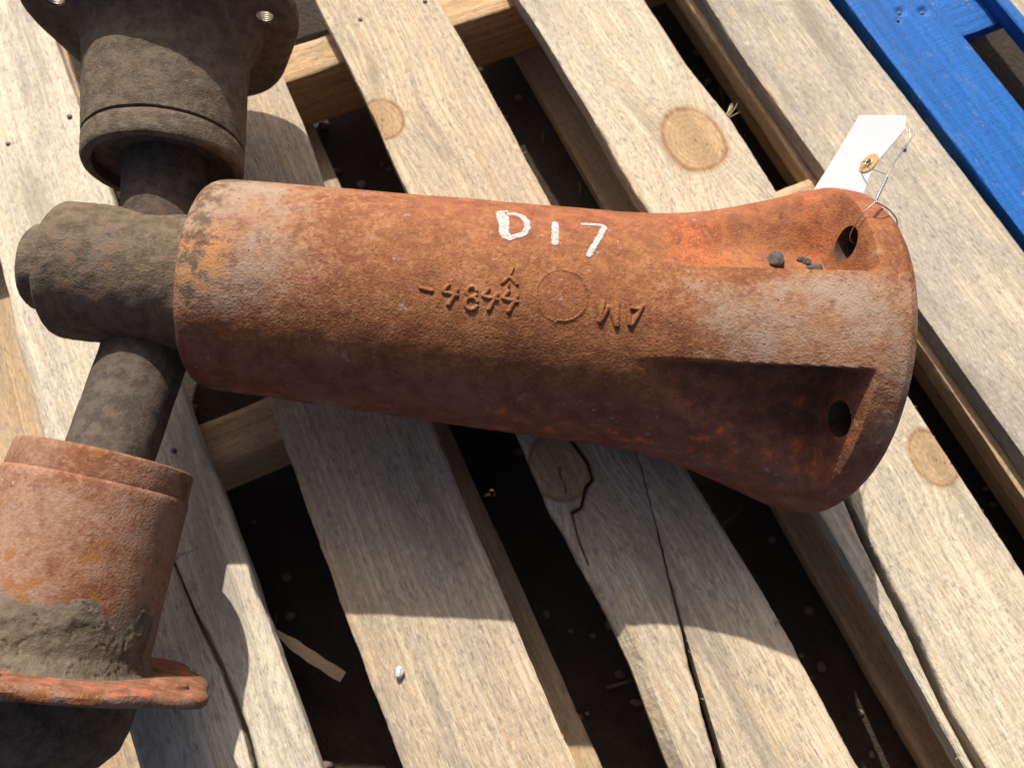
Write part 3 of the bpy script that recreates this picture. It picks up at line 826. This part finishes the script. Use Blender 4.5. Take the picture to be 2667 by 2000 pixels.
for b in BU:
    vs = []; fs = []
    for q in range(7):
        c = JU + DU * (.2420 + .0021 * q) + .0900 * (math.cos(rad(b)) * xu + math.sin(rad(b)) * yu) - BASE
        torus(vs, fs, c, DU, .0077, .0008)
    mesh('bolt_thread', vs, fs, STEEL, flU)

hubD = lathe('wheel_hub', JD, DD, [(.030, .170), (.056, .168), (.0600, .1560), (.0625, .1543), (.0640, .1552), (.0648, .1575), (.0655, .1735), (.0652, .1752), (.0662, .1760), (.0672, .1785), (.0690, .22), (.0712, .265), (.0728, .294), (.0755, .3030), (.0800, .3068), (.0700, .3120), (.030, .3120)], HUBR, ped, 128, .0005, .0004, 31, sub=.0035)
hubD['label'] = 'rust streaked hub with old orange paint chips'
def lobesD(R, Ph, Tt):
    k = np.maximum(0, np.cos((Ph - rad(172)) * 5)) ** 2
    R2 = np.where(R > .09, R - .008 + .013 * k, R)
    return R2, Tt
flD = lathe('hub_flange', JD, DD, [(.045, .3062), (.076, .3048), (.100, .3045), (.123, .3050), (.1265, .3065), (.1280, .3090), (.1275, .3125), (.1255, .3145), (.070, .3155), (.045, .3155)], FLR, ped, 200, .0016, .0014, 41, lobe=lobesD)
drum = lathe('hub_drum', JD, DD, [(.040, .3140), (.0735, .3145), (.0735, .3440), (.0700, .3600), (.0620, .3690), (.0560, .3705), (.0550, .3760), (.0560, .4000), (.0540, .4200), (.002, .4200)], AXLE, ped, 110, .0008, .0008, 51)
xd, yd = frame(DD)
for b in (172, 100, 28):
    ph = rad(b)
    c = JD + DD * .3042 + .1035 * (math.cos(ph) * xd + math.sin(ph) * yd)
    lathe('flange_boss', c, DD, [(.002, -.0035), (.0105, -.0035), (.0130, -.0020), (.0145, .003)], FLR, flD, 32, .0006, 0, 61)

# mud caked on the lower hub
def mud_patch():
    ts = np.arange(.226, .3070, .0012); ph = np.radians(np.arange(40, 190, 1.0))
    Tm, Pm = np.meshgrid(ts, ph, indexing='ij')
    R0 = np.interp(Tm, [.17, .265, .294, .303, .3068], [.0664, .0712, .0728, .0755, .0800])
    q0, q1 = Tm * 45, Pm * 3.4
    edge = .266 + .020 * fbm(q1 * .9, 0, 0, 3, 3) - .012 * np.cos(Pm - rad(95))
    thick = sstep(-.002, .016, Tm - edge) * (.0010 + .0026 * np.maximum(0, fbm(Tm * 60, Pm * 4.2, 0, 8, 4) + .25) + .0005 * fbm(Tm * 320, Pm * 24, 0, 9, 3))
    thick *= sstep(rad(40), rad(62), Pm) * sstep(rad(190), rad(170), Pm)
    thick += .003 * sstep(.292, .306, Tm) * sstep(rad(55), rad(80), Pm) * sstep(rad(172), rad(150), Pm) * (1 + .6 * fbm(Tm * 90, Pm * 7, 0, 12, 3))
    crack = np.abs(fbm(Tm * 75, Pm * 5.5, 0, 15, 2)) < .025
    thick = thick - .0013 * crack * (thick > .001)
    R_ = R0 + thick - .0006
    Pq = (JD - BASE) + Tm[..., None] * DD + R_[..., None] * (np.cos(Pm)[..., None] * xd + np.sin(Pm)[..., None] * yd)
    a_, b_ = Tm.shape; idx = np.arange(a_ * b_).reshape(a_, b_)
    F = np.stack([idx[:-1, :-1].ravel(), idx[:-1, 1:].ravel(), idx[1:, 1:].ravel(), idx[1:, :-1].ravel()], 1).tolist()
    return mesh('mud_cake', Pq.reshape(-1, 3), F, MUD, hubD)
mud_patch()

# ------------------------------------------------------------------ tag on its wire
tagr = empty('shipping_tag', (.36, .45, 0))
tag(tagr, 'blank white paper tag wired to the flange hole of the rusty casting', 'tag')
TB = Vector((.36, .45, 0))
card_pts = [(.3397, .4609, .1618), (.3542, .4258, .2051), (.3497, .4118, .2055), (.3337, .3949, .1887), (.3285, .3884, .1836), (.3231, .3764, .1815), (.3177, .3634, .1799), (.2981, .3965, .1293), (.3027, .4044, .1324)]
tn = Vector((-.8209, .2773, .4992)).normalized()
paper = M('white_card', .8)
PAPER = paper.done(paper.mix(paper.noise(paper.obj(), 60, 4), (.43, .44, .46), (.47, .48, .50)), paper.bump(paper.noise(paper.obj(), 90, 3, .6), .0010, .3))
eye = Vector((.3288, .3961, .1800))
tx = Vector((.55, .83, 0)); tx = (tx - tn * tx.dot(tn)).normalized(); ty = tn.cross(tx)
# card: finely divided sheet with a slight curl
bm = bmesh.new()
top_v = [bm.verts.new(Vector(p) - TB) for p in card_pts]
f = bm.faces.new(top_v)
bmesh.ops.triangulate(bm, faces=[f])
bmesh.ops.subdivide_edges(bm, edges=bm.edges[:], cuts=5, use_grid_fill=True)
for v in bm.verts:
    w_ = v.co + TB
    a_ = (w_ - eye).dot(tx); b_ = (w_ - eye).dot(ty)
    v.co += tn * (.25 * a_ * a_ + .0003 * math.sin(b_ * 60 + a_ * 50))
bmesh.ops.solidify(bm, geom=bm.faces[:], thickness=.0005)
me = bpy.data.meshes.new('card'); bm.to_mesh(me); bm.free(); me.materials.append(PAPER)
me.polygons.foreach_set('use_smooth', [True] * len(me.polygons))
card = bpy.data.objects.new('card', me); COL.objects.link(card); card.parent = tagr; sharp(card, 30)
def disc_part(name, c, r0, r1, h, mat, parent, n=40):
    vs = []; fs = []
    for i in range(n):
        e = tx * math.cos(2 * math.pi * i / n) + ty * math.sin(2 * math.pi * i / n)
        vs += [c + e * r0 - tn * .0003, c + e * r0 + tn * h, c + e * r1 + tn * h, c + e * r1 - tn * .0003]
    for i in range(n):
        a_, b_ = 4 * i, 4 * ((i + 1) % n)
        for k in range(3): fs.append((a_ + k, b_ + k, b_ + k + 1, a_ + k + 1))
    o = mesh(name, vs, fs, mat, parent, True); sharp(o, 40); return o
kr = M('brown_card', .8); KRAFT = kr.done(kr.mix(kr.noise(kr.obj(), 300, 3), (.36, .23, .10), (.45, .29, .13)))
brs = M('brass', .3); brs.b.inputs['Metallic'].default_value = .9; BRASS = brs.done((.62, .48, .22))
ec = eye - TB + tn * .0006
re_ = disc_part('reinforcing_ring', ec, .0028, .0090, .0007, KRAFT, tagr)
vs = []; fs = []; torus(vs, fs, ec + tn * .0010, tn, .0032, .0010, 28, 8)
mesh('eyelet', vs, fs, BRASS, re_)
hole_m = M('eyelet_hole', .9); HOLE = hole_m.done((.02, .018, .015))
wire_m = M('galvanised_wire', .42); wire_m.b.inputs['Metallic'].default_value = 1.0
WIRE = wire_m.done((.40, .41, .43))
def spline(pts, n=14):
    P_ = [Vector(p) for p in pts]; out = []
    Q = [P_[0] * 2 - P_[1]] + P_ + [P_[-1] * 2 - P_[-2]]
    for i in range(1, len(Q) - 2):
        for k in range(n):
            t = k / n; a_, b_, c_, d_ = Q[i - 1:i + 3]
            out.append(.5 * ((2 * b_) + (c_ - a_) * t + (2 * a_ - 5 * b_ + 4 * c_ - d_) * t * t + (3 * b_ - a_ - 3 * c_ + d_) * t ** 3))
    out.append(P_[-1]); return out
def tube(vs, fs, pts, r, k=8):
    n0 = len(vs); pts = [Vector(p) for p in pts]; x = None
    for i, p in enumerate(pts):
        d = (pts[min(i + 1, len(pts) - 1)] - pts[max(i - 1, 0)]).normalized()
        x = d.orthogonal().normalized() if x is None else (x - d * x.dot(d)).normalized()
        y = d.cross(x)
        for j in range(k):
            a_ = 2 * math.pi * j / k
            vs.append(p + (x * math.cos(a_) + y * math.sin(a_)) * r)
    for i in range(len(pts) - 1):
        for j in range(k):
            fs.append((n0 + i * k + j, n0 + i * k + (j + 1) % k, n0 + (i + 1) * k + (j + 1) % k, n0 + (i + 1) * k + j))
    fs.append([n0 + j for j in range(k)][::-1]); fs.append([n0 + (len(pts) - 1) * k + j for j in range(k)])
vs = []; fs = []; wr = .00056
t0 = Vector((.3017, .3301, .223)); t1 = Vector((.3173, .3554, .219))
tube(vs, fs, spline([(.3060, .3090, .1910), (.2985, .3098, .1925), (.2915, .3118, .1960), (.2893, .3150, .2030), (.2925, .3220, .2165), t0]), wr)
tube(vs, fs, spline([t0, (.3088, .3279, .2205), (.3194, .3281, .2120), (.3287, .3259, .2020), (.3340, .3200, .188), (.3300, .310, .190)]), wr)
ax = (t1 - t0); L_ = ax.length; ax.normalize(); ox = ax.orthogonal().normalized(); oy = ax.cross(ox)
for ph in (0, math.pi):
    tube(vs, fs, [t0 + ax * L_ * i / 60 + (ox * math.cos(ph + i * .62) + oy * math.sin(ph + i * .62)) * .00075 for i in range(61)], wr)
tube(vs, fs, spline([t1, (.3245, .3666, .2160), (.3326, .3776, .2120), (.3475, .3961, .204), (.3540, .4050, .2010), (.3563, .4107, .2000), (.3584, .4197, .198)]), wr)
tube(vs, fs, spline([(.3475, .3961, .2052), (.3545, .4045, .2020), (.3590, .4115, .2000), (.3623, .4194, .198)]), wr * .9)
tube(vs, fs, spline([t1, t1 + Vector((.0012, .0060, -.004)), eye + tn * .0060 - tx * .006, eye + tn * .0042, eye + tn * .0010 + tx * .001, eye - tn * .004]), wr * .7)
tube(vs, fs, spline([eye - tn * .003 + tx * .001, eye + tn * .0030 + tx * .0015, eye + tn * .0045 + ty * .003, eye + tn * .0040 + ty * .006]), wr * .7)
mesh('wire', [v - TB for v in vs], fs, WIRE, tagr)

# ------------------------------------------------------------------ loose bits
clod_m = M('oily_clod', .9); o_ = clod_m.obj()
CLOD = clod_m.done(clod_m.mix(clod_m.noise(o_, 400, 5, .7), (.035, .035, .033), (.15, .135, .115)), clod_m.bump(clod_m.noise(o_, 700, 4, .7), .002))
for s_, th, r, sq, lb in ((.4512, -22.8, .0066, (1, 1.1, .6), 'largest dark clod lying in the upper flange pocket'), (.4846, -22.3, .0046, (1.3, .8, .5), 'flat dark clod nearest the rib edge in the upper pocket'),
                          (.4797, -26.0, .0036, (1, 1, .6), 'small grey clod in the upper pocket near the bolt hole'), (.4745, -27.5, .0026, (1.3, .8, .6), 'smallest dark crumb in the upper flange pocket')):
    p = ped_pt(s_, rad(th), .0012) + BASE
    Pv, Fv = rock(r, int(s_ * 9999), 3, .5, sq)
    o = mesh('dirt_clod', Pv, Fv, CLOD); o.location = tuple(p)
    tag(o, lb, 'dirt clod', 'clods in the upper pocket')
def pw_(u, v, z): return (u * math.cos(ROT) - v * math.sin(ROT), u * math.sin(ROT) + v * math.cos(ROT), z)
peb = M('white_stone', .7); PEB = peb.done(peb.mix(peb.noise(peb.obj(), 250, 4), (.44, .41, .37), (.58, .55, .50)), peb.bump(peb.noise(peb.obj(), 500, 3), .0008))
Pv, Fv = rock(.0044, 77, 3, .28, (.85, 1.15, .75))
o = mesh('pebble', Pv, Fv, PEB); o.location = pw_(-.0752, .0215, .0040)
tag(o, 'small white pebble on the sunlit end of a deck board', 'pebble')
# torn strip of wood down in the gap
n = 26; vs = []; fs = []
for i in range(n):
    t = i / (n - 1)
    c = np.array(pw_(-.186 + .050 * t, .118 - .075 * t, -.088 + .012 * math.sin(t * 3)))
    w_ = .0058 * min(1, .15 + t * 2.2) * (1 + .06 * math.sin(t * 23))
    sd = np.array(pw_(.83, .55, .25)); sd = sd / np.linalg.norm(sd) * w_
    up = np.array([0, 0, .0005])
    vs += [c - sd, c + up, c + sd, c - up]
for i in range(n - 1):
    for k in range(4): fs.append((4 * i + k, 4 * i + (k + 1) % 4, 4 * i + 4 + (k + 1) % 4, 4 * i + 4 + k))
fs += [(0, 1, 2, 3), (4 * n - 1, 4 * n - 2, 4 * n - 3, 4 * n - 4)]
o = mesh('wood_splinter', vs, fs, spl_m, None, False)
tag(o, 'torn pale wood strip down in the gap between two deck boards', 'splinter')
